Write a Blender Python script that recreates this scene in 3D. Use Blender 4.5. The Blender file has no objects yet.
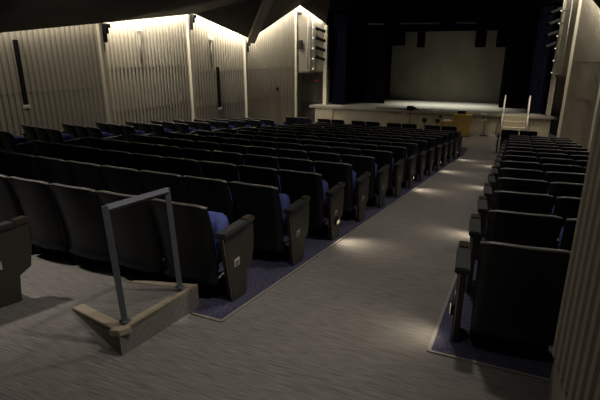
import bpy, bmesh, math, random
from mathutils import Vector, Matrix
random.seed(7)
S = bpy.context.scene
COL = S.collection
PI = math.pi

# ------------------------------------------------------------------ calibration
SLOPE = math.tan(math.radians(5.8))      # raked floor
EYE = 1.65
FLAT_Y = 16.3
PIT_Z = -EYE - SLOPE * FLAT_Y

def fz(y):
    return -EYE - SLOPE * y if y < FLAT_Y else PIT_Z

YAW, PITCH, FPX = math.radians(24.3), math.radians(17.4), 470.0
_fw = Vector((-math.sin(YAW) * math.cos(PITCH), math.cos(YAW) * math.cos(PITCH), -math.sin(PITCH)))
_rt = Vector((math.cos(YAW), math.sin(YAW), 0))
_up = _rt.cross(_fw)

def in_view(p, m=45):
    """used only to leave out seats that stand wholly outside the picture"""
    p = Vector(p)
    d = p.dot(_fw)
    if d < 0.3:
        return False
    x = 300 + FPX * p.dot(_rt) / d
    y = 200 - FPX * p.dot(_up) / d
    return -m < x < 600 + m and -m < y < 400 + m

# ------------------------------------------------------------------ materials
def mat(name, col, rough=0.6, metal=0.0, emit=None, estr=0.0, noise=None, bump=0.0, spec=0.5, scale=(1, 1, 1), amp=0.25):
    m = bpy.data.materials.new(name)
    m.use_nodes = True
    nt = m.node_tree
    b = nt.nodes['Principled BSDF']
    b.inputs['Base Color'].default_value = (*col, 1)
    b.inputs['Roughness'].default_value = rough
    b.inputs['Metallic'].default_value = metal
    b.inputs['Specular IOR Level'].default_value = spec
    if emit:
        b.inputs['Emission Color'].default_value = (*emit, 1)
        b.inputs['Emission Strength'].default_value = estr
    if noise:
        tc = nt.nodes.new('ShaderNodeTexCoord')
        mp = nt.nodes.new('ShaderNodeMapping')
        mp.inputs['Scale'].default_value = scale
        nz = nt.nodes.new('ShaderNodeTexNoise')
        nz.inputs['Scale'].default_value = noise
        nz.inputs['Detail'].default_value = 4
        rp = nt.nodes.new('ShaderNodeValToRGB')
        rp.color_ramp.elements[0].position = 0.3
        rp.color_ramp.elements[1].position = 0.7
        rp.color_ramp.elements[0].color = (*[c * (1 - amp) for c in col], 1)
        rp.color_ramp.elements[1].color = (*[min(1, c * (1 + amp)) for c in col], 1)
        L = nt.links.new
        L(tc.outputs['Object'], mp.inputs['Vector'])
        L(mp.outputs['Vector'], nz.inputs['Vector'])
        L(nz.outputs['Fac'], rp.inputs['Fac'])
        L(rp.outputs['Color'], b.inputs['Base Color'])
        if bump:
            bp = nt.nodes.new('ShaderNodeBump')
            bp.inputs['Strength'].default_value = bump
            bp.inputs['Distance'].default_value = 0.01
            L(nz.outputs['Fac'], bp.inputs['Height'])
            L(bp.outputs['Normal'], b.inputs['Normal'])
    return m

M = {}
M['carpet'] = mat('grey_carpet', (0.195, 0.184, 0.170), 0.95, noise=20, scale=(0.35, 10, 1), amp=0.42, bump=0.3, spec=0.1)
M['blue_carpet'] = mat('blue_carpet', (0.062, 0.060, 0.100), 0.95, noise=60, amp=0.5, bump=0.3, spec=0.1)
M['carpet_trim'] = mat('carpet_trim', (0.25, 0.23, 0.195), 0.5)
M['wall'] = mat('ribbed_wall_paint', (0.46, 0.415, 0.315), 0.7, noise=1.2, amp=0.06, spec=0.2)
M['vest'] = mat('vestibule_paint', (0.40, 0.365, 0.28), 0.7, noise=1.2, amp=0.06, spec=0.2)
M['fin'] = mat('cream_fin_paint', (0.66, 0.60, 0.45), 0.6, noise=2, amp=0.05)
M['ceiling'] = mat('dark_ceiling', (0.065, 0.058, 0.048), 0.85, noise=1.5, amp=0.15, spec=0.2)
M['beam'] = mat('beam_paint', (0.30, 0.27, 0.22), 0.75, noise=2, amp=0.1)
M['black'] = mat('stage_black', (0.004, 0.004, 0.005), 0.95, noise=3, amp=0.3, spec=0.05)
M['velour'] = mat('blue_velour', (0.020, 0.021, 0.050), 0.9, noise=8, scale=(3, 3, 0.3), amp=0.3, spec=0.1)
M['cyc'] = mat('backdrop_cloth', (0.185, 0.18, 0.145), 0.95, noise=1.2, scale=(1, 1, 0.5), amp=0.15, spec=0.05)
M['stage_floor'] = mat('stage_boards', (0.40, 0.39, 0.34), 0.55, noise=3, scale=(0.3, 4, 1), amp=0.12)
M['plastic'] = mat('seat_shell_plastic', (0.0070, 0.0088, 0.0115), 0.40, noise=40, amp=0.15, spec=0.35)
M['fabric'] = mat('navy_seat_fabric', (0.050, 0.062, 0.19), 0.95, noise=120, amp=0.35, bump=0.2, spec=0.1)
M['steel'] = mat('dark_steel', (0.007, 0.007, 0.008), 0.5, noise=30, amp=0.2, spec=0.3)
M['tophighlight'] = mat('painted_top_highlight', (0.125, 0.118, 0.110), 0.4, noise=15, amp=0.3)  # overhead light on the seat-back tops, painted as a lighter strip
M['endpanel'] = mat('dark_bronze_laminate', (0.042, 0.039, 0.029), 0.5, noise=20, scale=(1, 1, 6), amp=0.2)
M['edge'] = mat('brushed_edge_metal', (0.42, 0.38, 0.31), 0.4, metal=0.7, noise=30, amp=0.1)
M['armpad'] = mat('charcoal_arm_pad', (0.020, 0.020, 0.021), 0.5, noise=60, amp=0.15)
M['armcap'] = mat('varnished_arm_cap', (0.045, 0.036, 0.026), 0.25, noise=20, amp=0.3)
M['plate'] = mat('pale_plate', (0.50, 0.48, 0.42), 0.4, noise=30, amp=0.1)
M['lamp'] = mat('lamp_lens', (0.9, 0.8, 0.6), 0.4, emit=(1, 0.85, 0.6), estr=0.3, noise=5, amp=0.05)
M['rail'] = mat('grey_rail_paint', (0.115, 0.122, 0.150), 0.45, noise=25, amp=0.1)
M['oak'] = mat('pale_oak_edging', (0.40, 0.34, 0.25), 0.5, noise=6, scale=(1, 8, 1), amp=0.15)
M['honey'] = mat('honey_wood', (0.42, 0.27, 0.075), 0.45, noise=4, scale=(1, 1, 5), amp=0.18)
M['white'] = mat('white_paint', (0.78, 0.75, 0.68), 0.5, noise=10, amp=0.04)
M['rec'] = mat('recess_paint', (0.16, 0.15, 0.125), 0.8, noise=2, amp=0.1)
M['apron'] = mat('apron_slats', (0.48, 0.43, 0.32), 0.6, noise=2, amp=0.08)
M['exit'] = mat('exit_red', (0.6, 0.02, 0.02), 0.5, emit=(1, 0.04, 0.05), estr=0.3, noise=5, amp=0.05)
M['bulb'] = mat('bulb_glass', (0.9, 0.85, 0.7), 0.4, emit=(1, 0.9, 0.7), estr=0.35, noise=5, amp=0.03)
M['paper'] = mat('paper', (0.75, 0.74, 0.70), 0.8, noise=10, amp=0.05)
M['batten'] = mat('dull_batten', (0.12, 0.115, 0.10), 0.6, metal=0.3, noise=20, amp=0.1)
M['pipe'] = mat('galvanised_pipe', (0.45, 0.43, 0.38), 0.4, metal=0.5, noise=20, amp=0.1)
M['base'] = mat('vinyl_base', (0.42, 0.38, 0.30), 0.5, noise=4, amp=0.08)

# ------------------------------------------------------------------ mesh helpers
def box(bm, lo, hi, mx=None):
    c = [Vector((x, y, z)) for z in (lo[2], hi[2]) for y in (lo[1], hi[1]) for x in (lo[0], hi[0])]
    if mx:
        c = [mx @ v for v in c]
    v = [bm.verts.new(p) for p in c]
    for f in ((0, 2, 3, 1), (4, 5, 7, 6), (0, 1, 5, 4), (2, 6, 7, 3), (0, 4, 6, 2), (1, 3, 7, 5)):
        bm.faces.new([v[i] for i in f])

def prism(bm, poly, axis, a, b):
    """poly: 2D points; axis 'x': (y,z) pushed along x; 'y': (x,z); 'z': (x,y)"""
    def p3(p, t):
        return {'x': (t, p[0], p[1]), 'y': (p[0], t, p[1]), 'z': (p[0], p[1], t)}[axis]
    va = [bm.verts.new(p3(p, a)) for p in poly]
    vb = [bm.verts.new(p3(p, b)) for p in poly]
    n = len(poly)
    bm.faces.new(va[::-1]); bm.faces.new(vb)
    for i in range(n):
        bm.faces.new((va[i], va[(i + 1) % n], vb[(i + 1) % n], vb[i]))

def tube(bm, pts, r, n=8):
    pts = [Vector(p) for p in pts]
    rings = []
    for i, p in enumerate(pts):
        d = (pts[min(i + 1, len(pts) - 1)] - pts[max(i - 1, 0)]).normalized()
        a = Vector((0, 0, 1)) if abs(d.z) < 0.9 else Vector((0, 1, 0))
        u = d.cross(a).normalized(); w = d.cross(u)
        rings.append([bm.verts.new(p + (u * math.cos(2 * PI * k / n) + w * math.sin(2 * PI * k / n)) * r) for k in range(n)])
    for A, B in zip(rings, rings[1:]):
        for k in range(n):
            bm.faces.new((A[k], A[(k + 1) % n], B[(k + 1) % n], B[k]))
    bm.faces.new(rings[0][::-1]); bm.faces.new(rings[-1])

def sqtube(bm, a, b, r):
    tube(bm, [a, b], r * 1.414, 4)

def finish(bm, name, m, bev=0.0, smooth=False, seg=2):
    if bev:
        bmesh.ops.bevel(bm, geom=bm.edges[:], offset=bev, segments=seg, affect='EDGES', clamp_overlap=True)
    bmesh.ops.recalc_face_normals(bm, faces=bm.faces[:])
    me = bpy.data.meshes.new(name)
    bm.to_mesh(me); bm.free()
    if smooth:
        for p in me.polygons:
            p.use_smooth = True
    me.materials.append(m)
    return me

def ob(name, me, parent=None, loc=(0, 0, 0), rz=0.0):
    o = bpy.data.objects.new(name, me)
    COL.objects.link(o)
    o.location = loc; o.rotation_euler = (0, 0, rz)
    if parent:
        o.parent = parent
    return o

def tag(o, label, cat, group=None):
    o['label'] = label; o['category'] = cat
    if group:
        o['group'] = group
    return o

def empty(name, loc, rz=0.0):
    o = bpy.data.objects.new(name, None)
    COL.objects.link(o)
    o.location = loc; o.rotation_euler = (0, 0, rz)
    o.empty_display_size = 0.1
    return o

def struct(name, bm, m, parent=None, bev=0.0, smooth=False):
    o = ob(name, finish(bm, name, m, bev, smooth), parent)
    if not parent:
        o['kind'] = 'structure'
    return o

NB = bmesh.new

# ------------------------------------------------------------------ floor
bm = NB()
X0, X1 = -14.0, 5.0
ys = [-3.0, FLAT_Y, 21.6]
rows_ = [[bm.verts.new((x, y, fz(y))) for x in (X0, X1)] for y in ys]
for a, b in zip(rows_, rows_[1:]):
    bm.faces.new((a[0], a[1], b[1], b[0]))
lowr = [[bm.verts.new((x, y, fz(y) - 0.15)) for x in (X0, X1)] for y in ys]
for a, b in zip(lowr, lowr[1:]):
    bm.faces.new((a[0], b[0], b[1], a[1]))
struct('floor', bm, M['carpet'])

DRIFT = 0.028
ROW0, PITCHY = 2.90, 1.02
def xr_mid(y): return -1.785 + DRIFT * (y - 2.8)         # aisle edge of the middle block's carpet
def xl_mid(y): return -7.25 + DRIFT * (y - 3.0)
def xl_near(y): return -0.33 + 0.004 * (y - 3.0)        # aisle edge of the near-wall block's carpet
def carpet_patch(name, xa, xb, y0, y1, label, trims):
    bm = NB()
    ysx = [y0] + ([FLAT_Y] if y0 < FLAT_Y < y1 else []) + [y1]
    for ya, yb in zip(ysx, ysx[1:]):
        q = [(xa(ya), ya), (xb(ya), ya), (xb(yb), yb), (xa(yb), yb)]
        v = [bm.verts.new((x, y, fz(y) + 0.006)) for x, y in q]
        w = [bm.verts.new((x, y, fz(y) - 0.01)) for x, y in q]
        bm.faces.new(v)
        for i in range(4):
            bm.faces.new((v[i], w[i], w[(i + 1) % 4], v[(i + 1) % 4]))
    bmesh.ops.remove_doubles(bm, verts=bm.verts[:], dist=1e-4)
    o = struct(name, bm, M['blue_carpet'])
    for tr in trims:
        bm = NB()
        for (xA, yA), (xB, yB), w in tr:
            d = Vector((xB - xA, yB - yA, 0)).normalized()
            n = Vector((-d.y, d.x, 0)) * w
            q = [Vector((xA, yA, fz(yA))) - n, Vector((xB, yB, fz(yB))) - n, Vector((xB, yB, fz(yB))) + n, Vector((xA, yA, fz(yA))) + n]
            v = [bm.verts.new(p + Vector((0, 0, 0.011))) for p in q]
            u = [bm.verts.new(p - Vector((0, 0, 0.008))) for p in q]
            bm.faces.new(v)
            for i in range(4):
                bm.faces.new((v[i], u[i], u[(i + 1) % 4], v[(i + 1) % 4]))
        struct('carpet_trim', bm, M['carpet_trim'], o)
    return o
YB = 17.9
carpet_patch('floor_carpet', xl_mid, xr_mid, 3.00, YB, '', [[((xr_mid(3.0), 3.0), (xr_mid(FLAT_Y), FLAT_Y), 0.012)]])
carpet_patch('floor_carpet', lambda y: -2.30, xr_mid, 2.55, 3.00, '', [[((xr_mid(2.55), 2.55), (xr_mid(3.0), 3.0), 0.012)], [((-2.05, 2.55), (xr_mid(2.55), 2.55), 0.012)]])
carpet_patch('floor_carpet', xl_near, lambda y: 2.0, 2.86, YB, '',
             [[((xl_near(2.86), 2.86), (xl_near(FLAT_Y), FLAT_Y), 0.012)], [((xl_near(2.86), 2.86), (2.0, 2.86), 0.010)]])
carpet_patch('floor_carpet', lambda y: -9.9, lambda y: -8.2 + .016 * (y - 3), 4.5, YB, '', [])

# ------------------------------------------------------------------ ribbed walls
def ribbed(name, p0, p1, z0, zt0, zt1, pitch=0.14, depth=0.05, inward=1, m=None, parent=None):
    """vertical-ribbed panel from p0 to p1 (plan), floor height z0, top heights zt0 -> zt1; ribs stand out on the inward side"""
    a, b = Vector((*p0, 0)), Vector((*p1, 0))
    L = (b - a).length
    d = (b - a) / L
    nrm = Vector((d.y, -d.x, 0)) * inward
    n = max(1, round(L / pitch)); st = L / n
    prof = []
    for i in range(n):
        s = i * st
        prof += [(s, 0), (s + st * .30, 0), (s + st * .42, depth), (s + st * .88, depth)]
    prof.append((L, 0))
    bm = NB()
    cols = []
    for s, h in prof:
        p = a + d * s + nrm * h
        t = s / L
        zt = zt0 + (zt1 - zt0) * t
        zb = z0(p.y) if callable(z0) else z0
        cols.append((bm.verts.new((p.x, p.y, zb)), bm.verts.new((p.x, p.y, zt))))
    for A, B in zip(cols, cols[1:]):
        bm.faces.new((A[0], B[0], B[1], A[1]))
    # back skin so the panel has thickness
    q0, q1 = a - nrm * 0.08, b - nrm * 0.08
    zb0 = z0(q0.y) if callable(z0) else z0
    zb1 = z0(q1.y) if callable(z0) else z0
    k = [bm.verts.new((q0.x, q0.y, zb0)), bm.verts.new((q1.x, q1.y, zb1)), bm.verts.new((q1.x, q1.y, zt1)), bm.verts.new((q0.x, q0.y, zt0))]
    bm.faces.new(k)
    bm.faces.new((cols[0][0], cols[0][1], k[3], k[0])); bm.faces.new((cols[-1][0], k[1], k[2], cols[-1][1]))
    o = ob(name, finish(bm, name, m or M['wall']), parent)
    if not parent:
        o['kind'] = 'structure'
    return o

def seam(parent, p0, p1, z, zt_off=0.0, inward=1):
    """a thin horizontal joint line across a panel"""
    a, b = Vector((*p0, 0)), Vector((*p1, 0))
    d = (b - a).normalized(); nrm = Vector((d.y, -d.x, 0)) * inward
    bm = NB()
    q = [a + nrm * .0, b + nrm * .0, b + nrm * .051, a + nrm * .051]
    v = [bm.verts.new((p.x, p.y, z)) for p in q]; u = [bm.verts.new((p.x, p.y, z + .008)) for p in q]
    bm.faces.new(v); bm.faces.new(u)
    for i in range(4):
        bm.faces.new((v[i], u[i], u[(i + 1) % 4], v[(i + 1) % 4]))
    struct('seam', bm, M['beam'], parent)

AX = -3.95                                    # centre line of the hall
def mir(p): return (2 * AX - p[0], *p[1:])
# plan of the far wall: boundary points, ceiling height above each
B = [((-10.75, 4.6), 0.10), ((-10.22, 9.75), 0.74), ((-10.15, 13.45), 1.20), ((-9.98, 16.75), 0.50), ((-9.62, 20.75), 2.02), ((-8.60, 22.05), 1.27)]
BR = [((2.85, 4.6), 1.2), ((2.32, 9.75), 1.6), ((2.25, 13.45), 2.0), ((2.30, 16.75), 0.85), ((1.72, 20.75), 2.45), ((1.28, 22.05), 1.95)]
REC = 0.22                                     # each panel starts a little behind the fin before it
def side(mirror):
    nm = 'wall_right' if mirror else 'wall_left'
    inw = -1 if mirror else 1
    Q = BR if mirror else B
    for i in range(4):
        if mirror and i < 2:
            continue
        (p0, h0), (p1, h1) = Q[i], Q[i + 1]
        q0 = (p0[0] - inw * (REC if i else 0), p0[1] + .03); q1 = (p1[0] - inw * 0.04, p1[1])
        w = ribbed(nm, q0, q1, lambda y: fz(y) - 0.02, h0 + 0.6, h1 + 0.6, inward=inw)
        zs = min(h0, h1)
        for dz in ((1.15, 2.35) if i else (1.0,)):
            seam(w, q0, q1, zs - dz, inward=inw)
        # fin at the panel's far end
        bm = NB()
        xa, xb = sorted((p1[0] - .34 * inw, p1[0] + .10 * inw))
        box(bm, (xa, p1[1] - .05, fz(p1[1]) - .02), (xb, p1[1] + .06, h1 - .02))
        struct('trim_1', bm, M['fin'], bev=0.008)
side(False); side(True)

# long dark wall behind the seats further back on the near side, hidden mostly by the vestibule
ribbed('wall_right', (1.95, 3.2), (2.18, 13.4), lambda y: fz(y) - .02, 1.3, 1.9, inward=-1)
# vestibule wall right beside the camera
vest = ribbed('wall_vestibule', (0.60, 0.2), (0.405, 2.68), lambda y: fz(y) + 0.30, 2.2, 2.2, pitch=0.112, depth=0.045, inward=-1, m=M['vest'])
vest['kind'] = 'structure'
bm = NB()
box(bm, (0.425, 0.2, -3), (0.75, 2.67, 2.2))
for v in bm.verts:
    if v.co.z < -2: v.co.z = fz(v.co.y) + .1
    if v.co.y < 1 and v.co.x < .5: v.co.x = .625
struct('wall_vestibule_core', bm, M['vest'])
bm = NB()
q = [(0.565, 0.2), (0.375, 2.66), (0.75, 2.66), (0.75, 0.2)]
v = [bm.verts.new((x, y, fz(y) - .01)) for x, y in q]; u = [bm.verts.new((x, y, fz(y) + .285)) for x, y in q]
bm.faces.new(v); bm.faces.new(u)
for i in range(4):
    bm.faces.new((v[i], u[i], u[(i + 1) % 4], v[(i + 1) % 4]))
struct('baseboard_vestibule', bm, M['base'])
bm = NB(); box(bm, (0.75, 2.5, -2.2), (2.0, 2.62, 2.2)); struct('wall_vestibule_end', bm, M['wall'])

# side-light bays next to the stage
def bay(mirror):
    sgn = -1 if mirror else 1
    f = lambda p: p
    (p0, h0), (p1, h1) = (BR if mirror else B)[4:6]
    a = (p0[0] + .02 * sgn, p0[1] + .06); b = (p1[0], p1[1])
    ZB = -0.93
    nm = 'wall_bay_right' if mirror else 'wall_bay_left'
    def quad(name, m, a, b, za0, za1, zb0, zb1, th=0.06):
        A, Bv = Vector((*f(a), 0)), Vector((*f(b), 0))
        d = (Bv - A).normalized(); n = Vector((-d.y, d.x, 0)) * sgn * th
        bm = NB()
        pts = [(A, za0), (Bv, zb0), (Bv, zb1), (A, za1)]
        v = [bm.verts.new(p + Vector((0, 0, z))) for p, z in pts]
        u = [bm.verts.new(p + n + Vector((0, 0, z))) for p, z in pts]
        bm.faces.new(v); bm.faces.new(u[::-1])
        for i in range(4):
            bm.faces.new((v[i], u[i], u[(i + 1) % 4], v[(i + 1) % 4]))
        return struct(name, bm, m)
    quad(nm, M['wall'], a, b, ZB, h0 + .25, ZB, h1 + .06)
    # recess below: lintel soffit, back and cheeks
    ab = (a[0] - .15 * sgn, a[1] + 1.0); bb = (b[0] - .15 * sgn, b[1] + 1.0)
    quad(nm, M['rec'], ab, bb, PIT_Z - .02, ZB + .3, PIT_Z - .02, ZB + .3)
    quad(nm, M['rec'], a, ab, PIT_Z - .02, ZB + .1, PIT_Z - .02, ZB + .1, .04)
    A, Bv, C, D = (Vector((*f(p), ZB)) for p in (a, b, bb, ab))
    bm = NB()
    v = [bm.verts.new(p) for p in (A, Bv, C, D)]; u = [bm.verts.new(p + Vector((0, 0, .08))) for p in (A, Bv, C, D)]
    bm.faces.new(v); bm.faces.new(u)
    for i in range(4):
        bm.faces.new((v[i], u[i], u[(i + 1) % 4], v[(i + 1) % 4]))
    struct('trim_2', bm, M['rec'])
    # cream post at the proscenium
    c = f(b)
    bm = NB(); box(bm, (c[0] - .09, c[1] - .09, -2.46), (c[0] + .09, c[1] + .10, h1 - .03)); struct('trim_3', bm, M['fin'], bev=.008)
    return a, b, f, sgn
bayL = bay(False); bayR = bay(True)

# ------------------------------------------------------------------ ceiling
def ceiling(mirror):
    f = mir if mirror else (lambda p: p)
    Q = BR if mirror else B
    inset = -0.12 if mirror else 0.32
    E = [Vector((p[0] + inset, p[1], h)) for p, h in Q]
    E[5] = Vector((Q[5][0][0] + (-.12 if mirror else .12), Q[5][0][1] - .3, Q[5][1]))
    E[4] = Vector((Q[4][0][0] + inset, Q[4][0][1] - .15, Q[4][1]))
    up = 1.1 if mirror else 0
    I = [Vector(f(p)) for p in ((-8.6, 3.6, .75 + up), (-8.7, 8.6, 1.22 + up), (-7.85, 13.0, 1.62 + up), (-7.9, 15.0, 1.83 + up), (-8.65, 19.0, 2.42 + up), (-8.15, 21.5, 2.55 + up))]
    T = [Vector(f(p)) for p in ((-4.2, 1.0, 2.9), (-4.2, 6.5, 3.1), (-4.2, 11.0, 3.2), (-4.2, 14.0, 3.3), (-4.2, 18.0, 3.4), (-4.2, 21.6, 3.4))]
    bm = NB()
    V = [[bm.verts.new(p) for p in r] for r in (E, I, T)]
    lip = [bm.verts.new(p + Vector((0, 0, .12))) for p in E]
    for r0, r1 in ((V[0], V[1]), (V[1], V[2])):
        for i in range(5):
            bm.faces.new((r0[i], r0[i + 1], r1[i + 1])); bm.faces.new((r0[i], r1[i + 1], r1[i]))
    for i in range(5):
        bm.faces.new((V[0][i], lip[i], lip[i + 1], V[0][i + 1]))
    struct('ceiling', bm, M['ceiling'])
    if mirror: return
    # rib beam along the valley
    bm = NB()
    a, b = E[3], I[3] + (I[3] - E[3]) * .6
    d = (b - a).normalized(); s = d.cross(Vector((0, 0, 1))).normalized() * .16
    q = [a - s, a + s, b + s, b - s]
    v = [bm.verts.new(p - Vector((0, 0, .16))) for p in q]; u = [bm.verts.new(p + Vector((0, 0, .05))) for p in q]
    bm.faces.new(v); bm.faces.new(u)
    for i in range(4):
        bm.faces.new((v[i], u[i], u[(i + 1) % 4], v[(i + 1) % 4]))
    struct('ceiling_beam', bm, M['beam'])
ceiling(False); ceiling(True)
# ceiling over the rear of the hall
bm = NB()
box(bm, (-13, -3, 2.6), (4.5, 3.6, 2.75)); struct('ceiling_rear', bm, M['ceiling'])

# ------------------------------------------------------------------ stage
SX0, SX1, SY, SZ = -9.25, 1.62, 21.6, -2.475
bm = NB(); box(bm, (SX0, SY, SZ - .09), (SX1, 27.2, SZ)); struct('floor_stage', bm, M['stage_floor'])
bm = NB(); box(bm, (SX0, SY - .04, SZ - .10), (SX1, SY + .03, SZ + .012)); struct('trim_4', bm, M['beam'], bev=.006)
ribbed('wall_apron', (-8.95, SY + .02), (-8.02, SY + .02), PIT_Z - .01, SZ - .08, SZ - .08, pitch=.11, depth=.03, m=M['apron'])
ribbed('wall_apron', (-8.02, SY + .08), (-0.36, SY + .08), PIT_Z - .01, SZ - .08, SZ - .08, pitch=.11, depth=.03, m=M['apron'])
ribbed('wall_apron', (-0.36, SY + .10), (1.40, SY + .10), PIT_Z - .01, SZ - .08, SZ - .08, pitch=.11, depth=.03, m=M['apron'])
bm = NB(); box(bm, (-11.5, 27.2, -3.5), (4.0, 27.3, 5)); struct('wall_stage_back', bm, M['black'])
bm = NB(); box(bm, (-11.5, 22.2, -3.5), (-11.4, 27.3, 5)); struct('wall_stage_left', bm, M['black'])
bm = NB(); box(bm, (3.9, 22.2, -3.5), (4.0, 27.3, 5)); struct('wall_stage_right', bm, M['black'])
bm = NB(); box(bm, (-12, 22.0, 1.85), (4, 22.2, 5)); struct('wall_proscenium', bm, M['black'])
bm = NB(); box(bm, (-12, 22.0, 5), (4, 27.3, 5.1)); struct('ceiling_stage', bm, M['black'])
bm = NB(); box(bm, (-6.45, 26.4, SZ + .0), (-0.72, 26.44, 1.2)); cyc = struct('stage_backdrop', bm, M['cyc'])
del cyc['kind']
tag(cyc, 'wide pale grey green backdrop cloth hanging at the back of the stage', 'backdrop')

def drape(name, xa, xb, y, z0, z1, m, folds, amp, label, cat='curtain', group=None):
    bm = NB()
    n = folds * 6
    vb, vt = [], []
    for i in range(n + 1):
        t = i / n
        x = xa + (xb - xa) * t
        yy = y + amp * math.sin(2 * PI * folds * t + .6 * math.sin(7 * t)) + amp * .4 * math.sin(2 * PI * folds * t * .37)
        vb.append(bm.verts.new((x, yy, z0))); vt.append(bm.verts.new((x, y + (yy - y) * .7, z1)))
    for i in range(n):
        bm.faces.new((vb[i], vb[i + 1], vt[i + 1], vt[i]))
    o = ob(name, finish(bm, name, m, smooth=True))
    tag(o, label, cat, group)
    return o
drape('stage_curtain', -8.45, -7.75, 22.55, SZ + .01, 1.8, M['velour'], 9, .07, 'dark blue velour house curtain gathered beside the bay with the red exit sign')
drape('stage_curtain', 0.45, 1.20, 22.55, SZ + .01, 1.8, M['velour'], 9, .07, 'dark blue velour house curtain gathered behind the white stair railings')
drape('masking_curtain', -9.5, -6.1, 23.9, SZ + .01, 1.8, M['black'], 14, .05, 'black masking leg on the stage beside the exit sign side curtain')
drape('masking_curtain', -0.72, 1.3, 24.3, SZ + .01, 1.8, M['black'], 12, .05, 'black masking leg on the stage behind the stair railing curtain')
drape('border_curtain', -8.6, 1.6, 24.6, 0.98, 1.9, M['black'], 40, .03, 'long black border cloth hanging across the top of the stage opening', 'border')
# short black tails hanging in front of the backdrop
for i, (xa, xb, zb) in enumerate([(-6.3, -5.55, .35), (-4.95, -4.55, .25), (-2.15, -1.65, .25), (-1.20, -0.70, .25)]):
    drape('tail_curtain', xa, xb, 25.4, zb, 1.2, M['black'], 4, .03,
          ['widest black cloth tail hanging before the backdrop top, beside the exit-sign end', 'second narrow black cloth tail hanging before the backdrop top, counted from the exit-sign end',
           'third narrow black cloth tail hanging before the backdrop top, counted from the exit-sign end', 'black cloth tail hanging before the backdrop top at its stair-railing end'][i], 'border')
# pipes above the border
for i, (xa, xb) in enumerate([(-7.0, -6.2), (-5.4, -3.6), (-2.9, -2.0)]):
    bm = NB(); tube(bm, [(xa, 23.4, 1.33 - .02 * i), (xb, 23.4, 1.30 - .02 * i)], .035)
    tag(ob('hanging_pipe', finish(bm, 'hanging_pipe', M['batten'], smooth=True)),
        ['shortest grey batten pipe over the stage at the exit-sign end', 'longest grey batten pipe over the middle of the stage', 'grey batten pipe over the stage at the stair-railing end'][i], 'pipe')

# steps up to the stage with two railings
st = empty('stage_steps', (0.05, SY, PIT_Z))
tag(st, 'pale wooden steps climbing to the stage between two white railings', 'steps')
hgt = SZ - PIT_Z
for k in range(4):
    bm = NB()
    zt = hgt * (k + 1) / 4
    box(bm, (-.42, -1.0 + .25 * k, zt - hgt / 4 + .001), (.42, -0.75 + .25 * k + .02, zt))
    if k: box(bm, (-.42, -1.0 + .25 * k + .03, 0), (.42, -0.75 + .25 * k, zt - hgt / 4))
    ob('tread', finish(bm, 'tread', M['apron']), st)
for s, lab in ((-1, 'white pipe railing of the stage steps on the lectern side'), (1, 'white pipe railing of the stage steps on the curtain side')):
    r = empty('stair_railing', (0.05 + s * .46, SY, PIT_Z)); tag(r, lab, 'railing')
    for y, z0, z1 in ((-.95, 0, .98), (-.06, 0, hgt + .80)):
        bm = NB(); tube(bm, [(0, y, z0), (0, y, z1)], .028); ob('post', finish(bm, 'post', M['white'], smooth=True), r)
    bm = NB(); tube(bm, [(0, -.95, .98), (0, -.06, hgt + .80)], .026); ob('handrail', finish(bm, 'handrail', M['white'], smooth=True), r)
    for q in (.3, .6):
        y = -.95 + .89 * q
        bm = NB(); tube(bm, [(0, y, .02), (0, y, .98 + (hgt - .18) * q)], .012); ob('baluster', finish(bm, 'baluster', M['white'], smooth=True), r)

# ------------------------------------------------------------------ lectern and clutter by the stage
lc = empty('lectern', (-2.20, 20.55, PIT_Z))
tag(lc, 'honey-coloured wooden lectern with a lower side desk before the stage', 'lectern')
bm = NB(); box(bm, (-.02, -.30, .03), (.62, .30, .86)); ob('cabinet', finish(bm, 'cabinet', M['honey'], .012), lc)
bm = NB(); box(bm, (-.04, -.32, .86), (.64, .32, .90)); ob('worktop', finish(bm, 'worktop', M['honey'], .008), lc)
bm = NB(); box(bm, (-.58, -.30, .08), (-.03, .28, .60)); ob('side_desk', finish(bm, 'side_desk', M['honey'], .012), lc)
bm = NB(); box(bm, (.05, -.306, .12), (.55, -.298, .80)); ob('door', finish(bm, 'door', M['honey'], .003), lc)
for x in (.04, .56):
    bm = NB(); box(bm, (x - .03, -.25, 0), (x + .03, .25, .035)); ob('foot', finish(bm, 'foot', M['steel'], .005), lc)
for x in (-.54, -.09):
    bm = NB(); box(bm, (x - .03, -.25, 0), (x + .03, .25, .085)); ob('foot', finish(bm, 'foot', M['steel'], .005), lc)
# laptop on top
lp = empty('laptop', (-1.98, 20.55, PIT_Z + .90)); tag(lp, 'small black laptop lying on top of the wooden lectern', 'laptop')
bm = NB(); box(bm, (-.16, -.11, .0), (.16, .11, .022)); ob('keyboard_base', finish(bm, 'keyboard_base', M['steel'], .004), lp)
bm = NB(); box(bm, (-.16, .10, .02), (.16, .115, .11)); ob('screen', finish(bm, 'screen', M['black'], .003), lp)
bm = NB(); box(bm, (-2.67, 20.35, PIT_Z + .601), (-2.39, 20.62, PIT_Z + .625)); box(bm, (-2.64, 20.38, PIT_Z + .625), (-2.42, 20.60, PIT_Z + .64))
tag(ob('paper_sheaf', finish(bm, 'paper_sheaf', M['paper'])), 'white sheaf of paper lying on the lectern side desk', 'papers')
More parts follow.
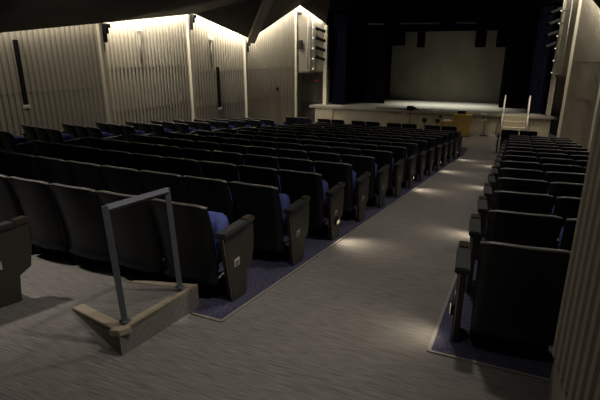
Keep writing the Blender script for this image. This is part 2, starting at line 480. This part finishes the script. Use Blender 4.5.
# desk microphone/lamp at the side desk's end
dl = empty('desk_lamp', (-2.715, 20.5, PIT_Z + .601)); tag(dl, 'small dark desk lamp standing at the outer end of the side desk', 'lamp')
bm = NB(); tube(bm, [(0, 0, 0), (0, 0, .012)], .05, 14); ob('base', finish(bm, 'base', M['steel']), dl)
bm = NB(); tube(bm, [(0, 0, .01), (0, 0, .10), (-.06, 0, .15)], .01); ob('arm', finish(bm, 'arm', M['steel']), dl)
bm = NB()
prism(bm, [(-.20, .10), (-.02, .12), (-.03, .19), (-.10, .21)], 'y', -.05, .05); ob('shade', finish(bm, 'shade', M['steel'], .008), dl)
# white pipe frame on the far side of the lectern
bm = NB(); tube(bm, [(-1.30, 21.0, -2.68), (-1.05, 21.0, -2.68), (-1.05, 21.0, -2.42), (-1.25, 21.0, -2.42)], .025)
wf = empty('pipe_stand', (-1.05, 21.0, PIT_Z)); tag(wf, 'white bent pipe stand beside the wooden lectern', 'stand')
for v in bm.verts: v.co -= Vector(wf.location)
ob('bent_pipe', finish(bm, 'bent_pipe', M['white'], smooth=True), wf)
bm = NB(); tube(bm, [(0, 0, 0), (0, 0, .66)], .012); ob('post', finish(bm, 'post', M['steel']), wf)
bm = NB(); box(bm, (-.15, -.15, 0), (.15, .15, .02)); ob('base', finish(bm, 'base', M['steel']), wf)
# music stand in front of the stage
ms = empty('music_stand', (-4.18, 21.05, PIT_Z)); tag(ms, 'thin dark music stand with a clipped lamp before the stage edge', 'stand')
bm = NB(); tube(bm, [(0, 0, .05), (0, 0, .90)], .016); ob('pole', finish(bm, 'pole', M['steel']), ms)
for a in (0, 2.1, 4.2):
    bm = NB(); tube(bm, [(0, 0, .14), (.24 * math.cos(a), .24 * math.sin(a), .012)], .012); ob('leg', finish(bm, 'leg', M['steel']), ms)
bm = NB(); box(bm, (-.16, -.02, .88), (.16, .02, 1.08)); ob('desk', finish(bm, 'desk', M['steel'], .006), ms)
bm = NB(); tube(bm, [(.16, -.04, 1.0), (.26, -.04, .98)], .05); ob('lamp', finish(bm, 'lamp', M['steel']), ms)
# papers and cable on the stage lip
for i, (x, y, w, rz, lab) in enumerate([(-5.55, 21.95, .34, .3, 'white sheet lying on the stage edge, farthest from the music stand'), (-5.22, 21.85, .22, -.2, 'smaller white sheet on the stage edge beside the largest sheet'),
                                (-4.45, 21.92, .26, .15, 'white sheet on the stage edge just behind the music stand')]):
    bm = NB()
    box(bm, (-w / 2, -.11, 0), (w / 2, .11, .015)); box(bm, (-w / 2 + .03, -.08, .015), (w / 2 - .04, .12, .03))
    box(bm, (-w / 2 + .01, .06, .03), (w / 2 - .02, .10, .075))
    tag(ob('script_sheet', finish(bm, 'script_sheet', M['paper']), None, (x, y, SZ), rz), lab, 'paper')
bm = NB()
pts = [(-5.9 + .12 * i, 21.68 + .035 * math.sin(i * 1.3), SZ + .026 + .012 * math.sin(i * .9) ** 2) for i in range(18)]
tube(bm, pts, .022, 6)
tag(ob('cable', finish(bm, 'cable', M['steel'], smooth=True)), 'dark cable snaking along the stage edge among the white sheets', 'cable')
for i, (x, lab) in enumerate([(-3.55, 'small black floor monitor before the stage, nearer the music stand'), (-3.0, 'small black floor monitor before the stage, nearer the desk lamp')]):
    e = empty('floor_monitor', (x, 21.2, PIT_Z)); tag(e, lab, 'loudspeaker')
    bm = NB(); tube(bm, [(0, 0, 0), (0, 0, .42)], .015); ob('stem', finish(bm, 'stem', M['steel']), e)
    bm = NB(); box(bm, (-.12, -.12, 0), (.12, .12, .02)); ob('base', finish(bm, 'base', M['steel']), e)
    bm = NB(); prism(bm, [(-.09, .40), (.09, .40), (.09, .52), (-.04, .56)], 'x', -.09, .09); ob('cabinet', finish(bm, 'cabinet', M['steel'], .008), e)

# exit sign in the bay recess
es = empty('exit_sign', (-9.05, 21.98, -1.30)); tag(es, 'small glowing red exit sign in the dark recess beside the stage', 'sign')
es.rotation_euler = (0, 0, .9); es.scale = (.55, .6, .55)
bm = NB(); box(bm, (-.17, 0, -.10), (.17, .05, .10)); ob('housing', finish(bm, 'housing', M['steel'], .008), es)
bm = NB()
SEG = {'E': [((0, 0), (0, 1)), ((0, 0), (.6, 0)), ((0, .5), (.5, .5)), ((0, 1), (.6, 1))], 'X': [((0, 0), (.6, 1)), ((0, 1), (.6, 0))],
       'I': [((.3, 0), (.3, 1))], 'T': [((.3, 0), (.3, 1)), ((0, 1), (.6, 1))]}
for i, ch in enumerate('EXIT'):
    for (x0, z0), (x1, z1) in SEG[ch]:
        s = .10
        o0 = Vector((-.135 + i * .074 + x0 * s * .9, -.006, -.05 + z0 * s)); o1 = Vector((-.135 + i * .074 + x1 * s * .9, -.006, -.05 + z1 * s))
        tube(bm, [o0, o1], .010, 4)
ob('lettering', finish(bm, 'lettering', M['exit']), es)

# stage lights and pipe ladders in the two bays
def bay_gear(bayi, mirror):
    a, b, f, sgn = bayi
    A, Bv = Vector((*a, 0)), Vector((*b, 0))
    L = (Bv - A).length
    d = (Bv - A) / L
    n = Vector((d.y, -d.x, 0)) * sgn                     # out of the wall into the hall
    if n.y > 0: n = -n
    where = 'bay above the stair railings' if mirror else 'bay above the exit sign'
    H = 2.25
    hw = .36 if mirror else .12
    base = A + d * (L - .52 if mirror else .68)
    lad = empty('lighting_ladder', base + n * .12 + Vector((0, 0, -.78 if mirror else -.75)))
    tag(lad, 'pale pipe ladder with lit bulbs on the ' + where, 'ladder')
    for q in (-1, 1):
        bm = NB(); tube(bm, [d * hw * q, d * hw * q + Vector((0, 0, H + (.6 if mirror else 0)))], .028); ob('upright', finish(bm, 'upright', M['pipe'], smooth=True), lad)
    for k in range(6):
        z = .02 + k * .46
        bm = NB(); tube(bm, [d * -hw + Vector((0, 0, z)), d * hw + Vector((0, 0, z))], .022); ob('rung', finish(bm, 'rung', M['pipe'], smooth=True), lad)
        bm = NB(); bmesh.ops.create_uvsphere(bm, u_segments=10, v_segments=6, radius=.03 if mirror else .04)
        for v in bm.verts: v.co += n * .06 + d * hw + Vector((0, 0, z))
        ob('bulb', finish(bm, 'bulb', M['bulb'], smooth=True), lad)
    order = ['topmost', 'second', 'third', 'lowest']
    for k in range(4):
        c = (Bv + Vector((-.10, -.02, 1.55 - .42 * k))) if mirror else (A + d * 1.14 + Vector((0, 0, 1.02 - .42 * k)))
        sl = empty('stage_light', c)
        tag(sl, order[k] + ' black stage lantern in the column on the ' + where, 'stage light')
        if mirror:
            ax = Vector((-.75, -.35, -.32)).normalized(); m0 = Vector((-.20, -.10, 0)); 
        else:
            ax = (d * .86 + n * .25 + Vector((0, 0, -.30))).normalized(); m0 = n * .24
        p0 = m0 - ax * .22; p1 = m0 + ax * .20
        bm = NB(); tube(bm, [p0, p0 + (p1 - p0) * .35], .085, 12); tube(bm, [p0 + (p1 - p0) * .34, p1], .065, 12)
        ob('barrel', finish(bm, 'barrel', M['armpad'] if mirror else M['steel']), sl)
        bm = NB(); tube(bm, [p1, p1 + ax * .05], .075, 12); ob('lens_hood', finish(bm, 'lens_hood', M['black']), sl)
        bm = NB(); tube(bm, [Vector((0, 0, 0)), m0 * .8], .02, 6); ob('yoke', finish(bm, 'yoke', M['pipe'] if mirror else M['steel']), sl)
bay_gear(bayL, False); bay_gear(bayR, True)
bm = NB()
a0 = Vector((*bayL[0], 0)); dd = (Vector((*bayL[1], 0)) - a0).normalized()
c = a0 + dd * .22 + Vector((dd.y, -dd.x, 0)) * .06
box(bm, (c.x - .07, c.y - .06, .15), (c.x + .07, c.y + .06, .55))
tag(ob('junction_box', finish(bm, 'junction_box', M['steel'], .01)), 'dark upright junction box beside the bulb ladder over the exit sign', 'box')

# wall slots, conduits and modelled fin shadows on the far wall
def on_wall(i, t, out=0.07):
    (p0, _), (p1, _) = B[i], B[i + 1]
    a = Vector((p0[0] - (REC if i else 0), p0[1] + .03, 0)); b = Vector((p1[0] - .04, p1[1], 0))
    d = (b - a).normalized()
    return a + (b - a) * t + Vector((d.y, -d.x, 0)) * out, d
for i, t, z1, z0, lab in ((0, .565, .28, -1.24, 'tall dark narrow wall slot with a pale foot on the dimmest wall panel'), (2, .50, -.50, -2.05, 'tall dark narrow wall slot with a pale foot below a conduit')):
    p, d = on_wall(i, t, .06)
    e = empty('wall_slot', (p.x, p.y, z0)); tag(e, lab, 'wall fitting'); e.rotation_euler = (0, 0, math.atan2(d.y, d.x))
    bm = NB(); box(bm, (-.055, -.03, .08), (.055, .05, z1 - z0)); ob('channel', finish(bm, 'channel', M['steel'], .01), e)
    bm = NB(); box(bm, (-.07, -.05, 0), (.07, .05, .08)); ob('foot_plate', finish(bm, 'foot_plate', M['white'], .01), e)
for i, t, z1, z0, lab in ((1, .42, .60, -.30, 'thin wall conduit with a small box on the panel nearest the dim panel'), (2, .40, .42, -.48, 'thin wall conduit with a small box above the dark slot')):
    p, d = on_wall(i, t, .07)
    e = empty('wall_conduit', (p.x, p.y, z0)); tag(e, lab, 'conduit')
    bm = NB(); tube(bm, [(0, 0, 0), (0, 0, z1 - z0)], .022); ob('tube', finish(bm, 'tube', M['beam'], smooth=True), e)
    bm = NB(); box(bm, (-.07, -.07, z1 - z0), (.07, .07, z1 - z0 + .14)); ob('fixture_box', finish(bm, 'fixture_box', M['white'], .01), e)
bl = ['first', 'second', 'third', 'fourth']
for i in range(1, 5):  # dark stepped solids standing in for the shadow just beyond each fin
    (p, h) = B[i]
    e = empty('fin_shadow', (p[0] + .08, p[1] + .13, h - 1.0 if i < 4 else h - .8)); tag(e, bl[i - 1] + ' dark stepped shadow shape under the ceiling edge along the far wall, from the dim panel', 'shading')
    bm = NB()
    H = 1.0 if i < 4 else .55
    prism(bm, [(-.30, 0), (-.18, .0), (-.18, .28), (-.08, .28), (-.08, .52), (.04, .52), (.04, .74), (.12, .74), (.12, H), (-.30, H)] if i < 4 else [(-.3, 0), (-.12, 0), (-.12, .25), (.0, .25), (.0, H), (-.3, H)], 'x', -.05, .05)
    for v in bm.verts:                     # profile runs out from the wall
        v.co = Vector((v.co.y, v.co.x, v.co.z))
    ob('shadow_steps', finish(bm, 'shadow_steps', M['steel']), e)
    bm = NB(); box(bm, (-.26, -.07, H - .12), (.18, .07, H - .02)); ob('shadow_bar', finish(bm, 'shadow_bar', M['steel'], .005), e)
p, d = on_wall(3, .62, .07)
bm = NB(); box(bm, (p.x - .05, p.y - .05, -1.62), (p.x + .05, p.y + .05, -1.48))
tag(ob('wall_socket', finish(bm, 'wall_socket', M['steel'], .008)), 'small dark socket box on the ribbed panel nearest the exit sign', 'socket')

# ------------------------------------------------------------------ seats
SW = 0.56                                   # seat pitch
def shell_mesh():
    prof = [(.05, .172), (-.03, .152), (-.105, .150), (-.128, .170), (-.106, .205), (-.10, .27), (-.115, .42), (-.145, .60), (-.175, .73), (-.205, .835), (-.207, .852)]
    W = .268; n = 8
    bm = NB()
    def row(off, zoff):
        R = []
        for k, (y, z) in enumerate(prof):
            r = []
            for i in range(n + 1):
                u = -1 + 2 * i / n
                w = W * (1 - .05 * (1 - k / (len(prof) - 1)))
                zz = z
                if k >= len(prof) - 2: zz -= .018 * abs(u) ** 6
                if k <= 1: zz += .03 * abs(u) ** 4
                if k <= 2: w *= .97
                r.append(bm.verts.new((u * w, y + off + .035 * u * u, zz + zoff)))
            R.append(r)
        return R
    F = row(0, 0); Bk = row(.03, .004)
    for R, s in ((F, 1), (Bk, -1)):
        for a, b in zip(R, R[1:]):
            for i in range(n):
                q = (a[i], a[i + 1], b[i + 1], b[i])
                bm.faces.new(q if s > 0 else q[::-1])
    for i in range(n):
        bm.faces.new((F[0][i + 1], F[0][i], Bk[0][i], Bk[0][i + 1])); bm.faces.new((F[-1][i], F[-1][i + 1], Bk[-1][i + 1], Bk[-1][i]))
    for k in range(len(prof) - 1):
        bm.faces.new((F[k][0], F[k + 1][0], Bk[k + 1][0], Bk[k][0])); bm.faces.new((F[k + 1][-1], F[k][-1], Bk[k][-1], Bk[k + 1][-1]))
    return finish(bm, 'seat_back', M['plastic'], smooth=True)
def tophighlight_mesh():
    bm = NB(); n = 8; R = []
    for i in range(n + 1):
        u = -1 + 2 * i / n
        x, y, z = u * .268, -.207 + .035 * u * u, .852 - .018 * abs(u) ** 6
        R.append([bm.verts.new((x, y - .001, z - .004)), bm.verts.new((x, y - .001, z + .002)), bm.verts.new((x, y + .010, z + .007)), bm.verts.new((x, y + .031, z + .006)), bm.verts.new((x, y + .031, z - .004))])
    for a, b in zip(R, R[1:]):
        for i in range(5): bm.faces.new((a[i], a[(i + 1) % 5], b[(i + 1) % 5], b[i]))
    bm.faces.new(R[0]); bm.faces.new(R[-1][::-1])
    return finish(bm, 'top_highlight', M['tophighlight'], smooth=True)
def base_mesh():
    bm = NB()
    prism(bm, [(.03, .002), (.17, -.012), (.16, .10), (.13, .145), (.05, .145), (.03, .10)], 'x', -.25, .25)
    return finish(bm, 'seat_base', M['black'], .008)
def pad_mesh():
    bm = NB()
    prof = [(-.05, .26), (-.075, .42), (-.105, .58), (-.132, .69), (-.158, .80)]
    n = 6; W = .235
    F, K = [], []
    for k, (y, z) in enumerate(prof):
        F.append([bm.verts.new((W * (-1 + 2 * i / n), y + .035 + .03 * (-1 + 2 * i / n) ** 2, z)) for i in range(n + 1)])
        K.append([bm.verts.new((W * (-1 + 2 * i / n), y + .008 + .03 * (-1 + 2 * i / n) ** 2, z)) for i in range(n + 1)])
    for R in (F, K):
        for a, b in zip(R, R[1:]):
            for i in range(n): bm.faces.new((a[i], a[i + 1], b[i + 1], b[i]))
    for i in range(n):
        bm.faces.new((F[0][i], F[0][i + 1], K[0][i + 1], K[0][i])); bm.faces.new((F[-1][i], F[-1][i + 1], K[-1][i + 1], K[-1][i]))
    for k in range(len(prof) - 1):
        bm.faces.new((F[k][0], F[k + 1][0], K[k + 1][0], K[k][0])); bm.faces.new((F[k][-1], F[k + 1][-1], K[k + 1][-1], K[k][-1]))
    return finish(bm, 'back_cushion', M['fabric'], smooth=True)
def cushion_mesh():
    # tipped-up seat: an upright, thick, round-edged pad
    bm = NB()
    prism(bm, [(.06, .27), (.15, .29), (.21, .42), (.225, .59), (.19, .685), (.03, .705), (-.015, .60), (.015, .38)], 'x', -.225, .225)
    return finish(bm, 'seat_cushion', M['fabric'], .025, smooth=True, seg=2)
def leg_mesh():
    bm = NB()
    prism(bm, [(-.02, .0 + .02 * SLOPE), (.16, -.16 * SLOPE), (.13, .10), (.10, .45), (.20, .575), (-.02, .575), (.0, .45), (.0, .10)], 'x', -.009, .009)
    return finish(bm, 'leg', M['steel'])
def arm_mesh():
    bm = NB(); box(bm, (-.022, -.03, .575), (.022, .27, .605)); return finish(bm, 'armrest', M['armpad'], .008)
PANEL = [(-.020, .005), (.195, -.018), (.205, .20), (.31, .235), (.345, .40), (.345, .585), (-.105, .582)]
def panel_mesh():
    bm = NB(); prism(bm, PANEL, 'x', -.026, .026); return finish(bm, 'end_panel', M['endpanel'], .007)
def strip_mesh(side):
    bm = NB()
    a, b = Vector((0, -.024, .02)), Vector((0, -.109, .582))
    for s in ((.012,) if side > 0 else (-.022,)):
        v = [bm.verts.new(p) for p in (a + Vector((s + .0, 0, 0)), a + Vector((s + .010, 0, 0)), b + Vector((s + .010, 0, 0)), b + Vector((s, 0, 0)))]
        u = [bm.verts.new(p.co + Vector((0, .006, 0))) for p in v]
        bm.faces.new(v); bm.faces.new(u)
        for i in range(4): bm.faces.new((v[i], u[i], u[(i + 1) % 4], v[(i + 1) % 4]))
    return finish(bm, 'edge_strip', M['edge'])
def endpad_mesh():
    bm = NB()
    prism(bm, [(-.125, .582), (.235, .585), (.235, .632), (-.125, .629)], 'x', -.05, .045); return finish(bm, 'arm_pad', M['armpad'], .009)
def endcap_mesh():
    bm = NB()
    prism(bm, [(.235, .587), (.355, .592), (.365, .62), (.35, .642), (.235, .638)], 'x', -.04, .034); return finish(bm, 'arm_cap', M['armcap'], .009)
def plate_mesh(side):
    bm = NB(); box(bm, (side * .028 - .003, .02, .30), (side * .028 + .003, .095, .36)); return finish(bm, 'number_plate', M['plate'], .001)
def marks_mesh(side):
    bm = NB()
    for y0 in (.034, .052, .070):
        box(bm, (side * .0325 - .001, y0, .31), (side * .0325 + .001, y0 + .007, .347))
    return finish(bm, 'plate_mark', M['endpanel'])
def lamp_mesh(side):
    bm = NB(); prism(bm, [(.03, .19), (.13, .19), (.13, .27), (.03, .27)], 'x', side * .026, side * .050); return finish(bm, 'aisle_lamp', M['steel'], .004)
def lens_mesh(side):
    bm = NB(); prism(bm, [(.04, .195), (.12, .195), (.12, .235), (.04, .235)], 'x', side * .050, side * .054); return finish(bm, 'lens', M['lamp'])
ME = dict(shell=shell_mesh(), tophighlight=tophighlight_mesh(), base=base_mesh(), pad=pad_mesh(), cush=cushion_mesh(), leg=leg_mesh(), arm=arm_mesh(), panel=panel_mesh(), strip={s: strip_mesh(s) for s in (1, -1)}, endpad=endpad_mesh(), endcap=endcap_mesh(),
          plate={s: plate_mesh(s) for s in (1, -1)}, marks={s: marks_mesh(s) for s in (1, -1)}, lamp={s: lamp_mesh(s) for s in (1, -1)}, lens={s: lens_mesh(s) for s in (1, -1)})

ORD = ['', 'first', 'second', 'third', 'fourth', 'fifth', 'sixth', 'seventh', 'eighth', 'ninth', 'tenth', 'eleventh', 'twelfth', 'thirteenth', 'fourteenth', 'fifteenth', 'sixteenth', 'seventeenth']
def spot(loc, to, power, ang=75, blend=.8, col=(1, .86, .66), rad=.03):
    l = bpy.data.lights.new('spot', 'SPOT'); l.energy = power; l.spot_size = math.radians(ang); l.spot_blend = blend; l.color = col; l.shadow_soft_size = rad
    o = bpy.data.objects.new('spot_light', l); COL.objects.link(o); o.location = loc
    o.rotation_euler = (Vector(to) - Vector(loc)).to_track_quat('-Z', 'Y').to_euler()
    return o

def seat(x, y, rz, label, group, panels=(), shared_leg=True, lamp=0, power=3.0):
    """one tip-up seat; panels: sides (+1/-1) closed by an end panel; other sides get a leg and armrest (only one side, neighbours share)"""
    t = empty('theater_seat', (x, y, fz(y)), rz)
    tag(t, label, 'seat', group)
    ob('seat_back', ME['shell'], t); ob('back_cushion', ME['pad'], t); ob('seat_cushion', ME['cush'], t)
    ob('top_highlight', ME['tophighlight'], t); ob('seat_base', ME['base'], t)
    if shared_leg and -1 not in panels:
        ob('leg', ME['leg'], t, (-SW / 2, 0, 0)); ob('armrest', ME['arm'], t, (-SW / 2, 0, 0))
    for s in panels:
        p = ob('end_panel', ME['panel'], t, (s * (SW / 2 + .07), 0, 0))
        ob('edge_strip', ME['strip'][s], p); ob('arm_pad', ME['endpad'], p); ob('arm_cap', ME['endcap'], p)
        pl = ob('number_plate', ME['plate'][s], p)
        ob('plate_mark', ME['marks'][s], p)
        if lamp == s:
            ob('aisle_lamp', ME['lamp'][s], p); ob('lamp_lens', ME['lens'][s], p)
            R = Matrix.Rotation(rz, 4, 'Z')
            o0 = Vector((x, y, fz(y))) + R @ Vector((s * (SW / 2 + .15), .07, .23))
            o1 = Vector((x, y, fz(y))) + R @ Vector((s * (SW / 2 + .42), -.02, -.02))
            spot(o0, o1, power, 120, .9, rad=.07)
    return t

NROW = 14
LAMPS_MID = {2: 12.0, 6: 13.0, 9: 12.0, 12: 12.0}
LAMPS_NEAR = {0: 5.0, 3: 9.0, 7: 10.0, 11: 10.0}
def midcurve(x): return .02 * min(0, x + 3.5) ** 2, .04 * min(0, x + 3.5)
for k in range(NROW):
    yk = ROW0 + PITCHY * k
    rname = ORD[k + 1] + ' row from the ramp'
    # middle block, counted from the lit aisle
    for j in range(9):
        x = xr_mid(yk) - .09 - .07 - SW / 2 - SW * j - (.05 if k == 0 else 0)
        dy, rot = midcurve(x)
        if not in_view((x, yk + dy, fz(yk) + .5)): continue
        pan = (1,) if j == 0 else ((-1,) if j == 8 else ())
        seat(x, yk + dy, rot, f'dark tip-up seat, {ORD[j + 1]} from the lit aisle, {rname}, middle block', 'seats of the wide middle block', pan, True, 1 if (j == 0 and k in LAMPS_MID) else 0, LAMPS_MID.get(k, 0))
    # block beside the near ribbed wall
    for j in range(3):
        yy = 3.12 + 1.0 * k
        x = xl_near(yy) + .14 + .07 + SW / 2 + SW * j
        ang = .08
        y2 = yy + math.tan(ang) * SW * j
        if x / y2 > .19 or (k < 1 and j > 0): continue
        seat(x, y2, ang, f'dark tip-up seat, {ORD[j + 1]} from the lit aisle, {rname}, vestibule-side block', 'seats of the narrow vestibule-side block', (-1,) if j == 0 else ((1,) if j == 2 else ()), True, -1 if (j == 0 and k in LAMPS_NEAR) else 0, LAMPS_NEAR.get(k, 0))
    # block along the far wall
    for j in range(3):
        yy = ROW0 + .15 + PITCHY * k
        ang = -.22
        x = -8.40 + .016 * (yy - 3) - SW / 2 - SW * j * math.cos(ang)
        y2 = yy - .25 + SW * j * math.sin(-ang)
        if k < 3 or not in_view((x, y2, fz(y2) + .5)): continue
        seat(x, y2, ang, f'dark tip-up seat, {ORD[j + 1]} from the far aisle, {rname}, far-wall block', 'seats of the narrow far-wall block', (1,) if j == 0 else ((-1,) if j == 2 else ()))
# broken front row on the flat floor
YF = 17.30
fr = [(-8.12, 2), (-6.72, 2), (-5.33, 2), (-3.97, 2), (-2.58, 2), (-.05, 2)]
names = ['beside the exit sign recess', 'beneath the bright apron end', 'in the second gapped group', 'in the middle gapped group', 'before the lectern', 'before the stage steps']
for (x0, n), nm in zip(fr, names):
    for j in range(n):
        pan = ((-1,) if j == 0 else ()) + ((1,) if j == n - 1 else ())
        pos = 'exit-sign end' if j == 0 else ('lectern end' if j == n - 1 else 'middle')
        if nm == 'before the stage steps': pos = 'lectern end' if j == 0 else 'wall end'
        seat(x0 + SW * j, YF, 0, f'dark front-row seat, {nm}, {pos} of its group', 'seats of the broken front row', pan)
# end of the row behind the ramp
zx = -3.74
seat(zx, 1.95, -.10, 'dark tip-up seat with a closed end panel behind the ramp handrail', 'seats of the row behind the ramp', (1,))
seat(zx - SW, 2.0, -.10, 'dark tip-up seat next to the end seat behind the ramp handrail', 'seats of the row behind the ramp')

# ------------------------------------------------------------------ ramp platform and handrail
Lp, Np, Fp, Kp = (-2.88, 2.17), (-2.08, 1.86), (-2.085, 2.68), (-2.86, 2.82)
HT = .17
pf = empty('ramp_platform', (-2.08, 1.86, fz(1.86))); tag(pf, 'carpeted wedge platform with pale oak edging under the grey handrail', 'platform')
def W(p, t): return Vector((p[0], p[1], fz(p[1]) + t)) - Vector(pf.location)
bm = NB()
top = [bm.verts.new(W(p, t)) for p, t in ((Lp, .012), (Np, HT), (Fp, HT + .02), (Kp, .012))]
bot = [bm.verts.new(W(p, -.02)) for p in (Lp, (Np[0], Np[1]), Fp, Kp)]
bm.faces.new(top); bm.faces.new(bot)
for i in range(4): bm.faces.new((top[i], bot[i], bot[(i + 1) % 4], top[(i + 1) % 4]))
ob('carpeted_wedge', finish(bm, 'carpeted_wedge', M['carpet']), pf)
def edging(A, tA, Bq, tB, w, flip):
    bm = NB()
    a, b = W(A, tA), W(Bq, tB)
    d = (b - a); n = Vector((-d.y, d.x, 0)).normalized() * w * flip
    inner = [a + n, b + n]
    # follow the slope of the top
    up = Vector((0, 0, .012)); dn = Vector((0, 0, -.03))
    def topz(p):
        t = max(0, min(1, ((p.x + pf.location.x) - Lp[0]) / (Np[0] - Lp[0])))
        y = p.y + pf.location.y
        return fz(y) + .012 + (HT - .012) * t - pf.location.z
    q = [a, b, Vector((*inner[1].xy, topz(inner[1]) + .002)), Vector((*inner[0].xy, topz(inner[0]) + .002))]
    v = [bm.verts.new(p + up) for p in q]; u = [bm.verts.new(p + dn) for p in q]
    bm.faces.new(v); bm.faces.new(u)
    for i in range(4): bm.faces.new((v[i], u[i], u[(i + 1) % 4], v[(i + 1) % 4]))
    ob('edging', finish(bm, 'edging', M['oak'], .003), pf)
edging(Lp, .012, Np, HT, .085, 1); edging(Np, HT, Fp, HT + .02, .085, 1); edging(Fp, HT + .02, Kp, .012, .06, 1)

hr = empty('ramp_handrail', (-2.135, 1.97, fz(1.97) + HT + .014)); tag(hr, 'square grey metal handrail standing on the carpeted wedge platform', 'handrail')
hb1, hb2 = Vector((0, 0, 0)), Vector((-.035, .60, fz(2.57) - fz(1.97) + .012))
lean = Vector((-.045, 0, 0)); ht = .765
t1, t2 = hb1 + lean + Vector((0, 0, ht)), hb2 + lean * .9 + Vector((0, 0, .765))
for a, b in ((hb1, t1), (hb2, t2)):
    bm = NB(); sqtube(bm, a, b + Vector((0, 0, .019)), .019); ob('post', finish(bm, 'post', M['rail']), hr)
    bm = NB(); box(bm, (a.x - .028, a.y - .028, a.z + .002), (a.x + .028, a.y + .028, a.z + .016)); ob('base_plate', finish(bm, 'base_plate', M['rail'], .003), hr)
bm = NB(); sqtube(bm, t1, t2, .019); ob('top_rail', finish(bm, 'top_rail', M['rail']), hr)

# ------------------------------------------------------------------ light
def area(loc, to, power, sx, sy, col=(1, .93, .83), spread=180, name='area_light', up='Y'):
    l = bpy.data.lights.new(name, 'AREA'); l.shape = 'RECTANGLE'; l.size = sx; l.size_y = sy; l.energy = power; l.color = col; l.spread = math.radians(spread)
    o = bpy.data.objects.new(name, l); COL.objects.link(o); o.location = loc
    return o, Vector(to) - Vector(loc)
def line_light(a, b, power, wid=.08, down=(0, 0, -1), col=(1, .93, .83), spread=180):
    """long strip light between a and b shining along `down`"""
    a, b = Vector(a), Vector(b)
    o, _ = area((a + b) / 2, (0, 0, 0), power, (b - a).length, wid, col, spread)
    x = (b - a).normalized(); z = -Vector(down).normalized()
    z = (z - x * z.dot(x)).normalized(); y = z.cross(x)
    o.rotation_euler = Matrix((x, y, z)).transposed().to_euler()
COVE = [24.0, 105.0, 92.0, 100.0]
for mirror in (False, True):
    s = -1 if mirror else 1
    Q = BR if mirror else B
    e = .10 if not mirror else .0
    for i in range(4):
        if mirror and i < 2: continue
        (p0, h0), (p1, h1) = Q[i], Q[i + 1]
        a = (p0[0] + s * (-.04 + e), p0[1] + .15, h0 + .22); b = (p1[0] + s * (.07 + e), p1[1] - .15, h1 + .22)
        line_light(a, b, COVE[i] * (1.0 if not mirror else .7), .06 if not mirror else .04, (-.18 * s, 0, -1))
    (p0, h0), (p1, h1) = Q[4:6]
    line_light((p0[0] + .22 * s, p0[1], h0 + .2), (p1[0] - .02 * s, p1[1] - .22, h1 + .2), 16.0 if not mirror else 8.0, .05, (-.05 * s, .15, -1))
# stage: one soft work light over the backdrop, one over the boards
o, v = area((-3.6, 25.0, 1.6), (-3.6, 26.4, -.9), .7, 4.5, .3, (1, .97, .80)); o.rotation_euler = v.to_track_quat('-Z', 'Y').to_euler()
line_light((-5.3, 24.3, 1.2), (-1.0, 24.3, 1.2), 55, .2, (0, .0, -1), (1, .96, .84), 62)
# apron glow by the exit bay and by the steps
spot((-8.4, 20.2, 1.5), (-8.5, 21.6, -2.9), 380, 30, .7)
spot((0.2, 20.0, 2.0), (0.25, 21.3, -2.9), 400, 30, .7)
# house downlights
WARM = (1, .92, .82)
spot((-2.2, 20.0, 3.0), (-2.0, 20.4, -3.0), 170, 50, .9)
for y, z, p in ((1.4, 2.3, 36), (4.6, 2.2, 170), (8.2, 2.2, 140), (12.0, 2.3, 140), (15.4, 2.4, 120)):
    spot((-0.75, y, z), (-1.05, y + .2, fz(y)), p, 115, .9, WARM, .12)
spot((-4.9, 2.05, 2.3), (-4.4, 2.3, -1.9), 430, 62, 1.0, WARM, .10)
spot((-.35, 2.45, 1.5), (-2.2, 2.0, -1.75), 110, 84, .9, WARM, .07)
spot((-1.45, 4.6, 2.1), (-2.12, 2.98, -1.30), 240, 10, .6, WARM, .03)
for y in (7.0, 12.0):  # unseen wash spots, added to brighten the far wall panels
    spot((-6.6, y, 1.9 if y > 8 else 1.5), (-10.3, y + (1.2 if y < 8 else 0), -.55), 85 if y < 8 else 50, 78, .8, (1, .93, .83), .15)
W_ = bpy.data.worlds.new('world'); S.world = W_; W_.use_nodes = True
W_.node_tree.nodes['Background'].inputs[0].default_value = (1, .93, .82, 1)
W_.node_tree.nodes['Background'].inputs[1].default_value = 0.022

# ------------------------------------------------------------------ camera
cam = bpy.data.cameras.new('camera'); cam.sensor_width = 36; cam.lens = FPX * 36 / 600; cam.clip_start = .02; cam.clip_end = 200
co = bpy.data.objects.new('camera', cam); COL.objects.link(co)
co.rotation_euler = Matrix((_rt, _up, -_fw)).transposed().to_euler()
S.camera = co
S.view_settings.view_transform = 'Standard'
S.view_settings.look = 'None'
S.cycles.use_denoising = True
S.cycles.max_bounces = 6
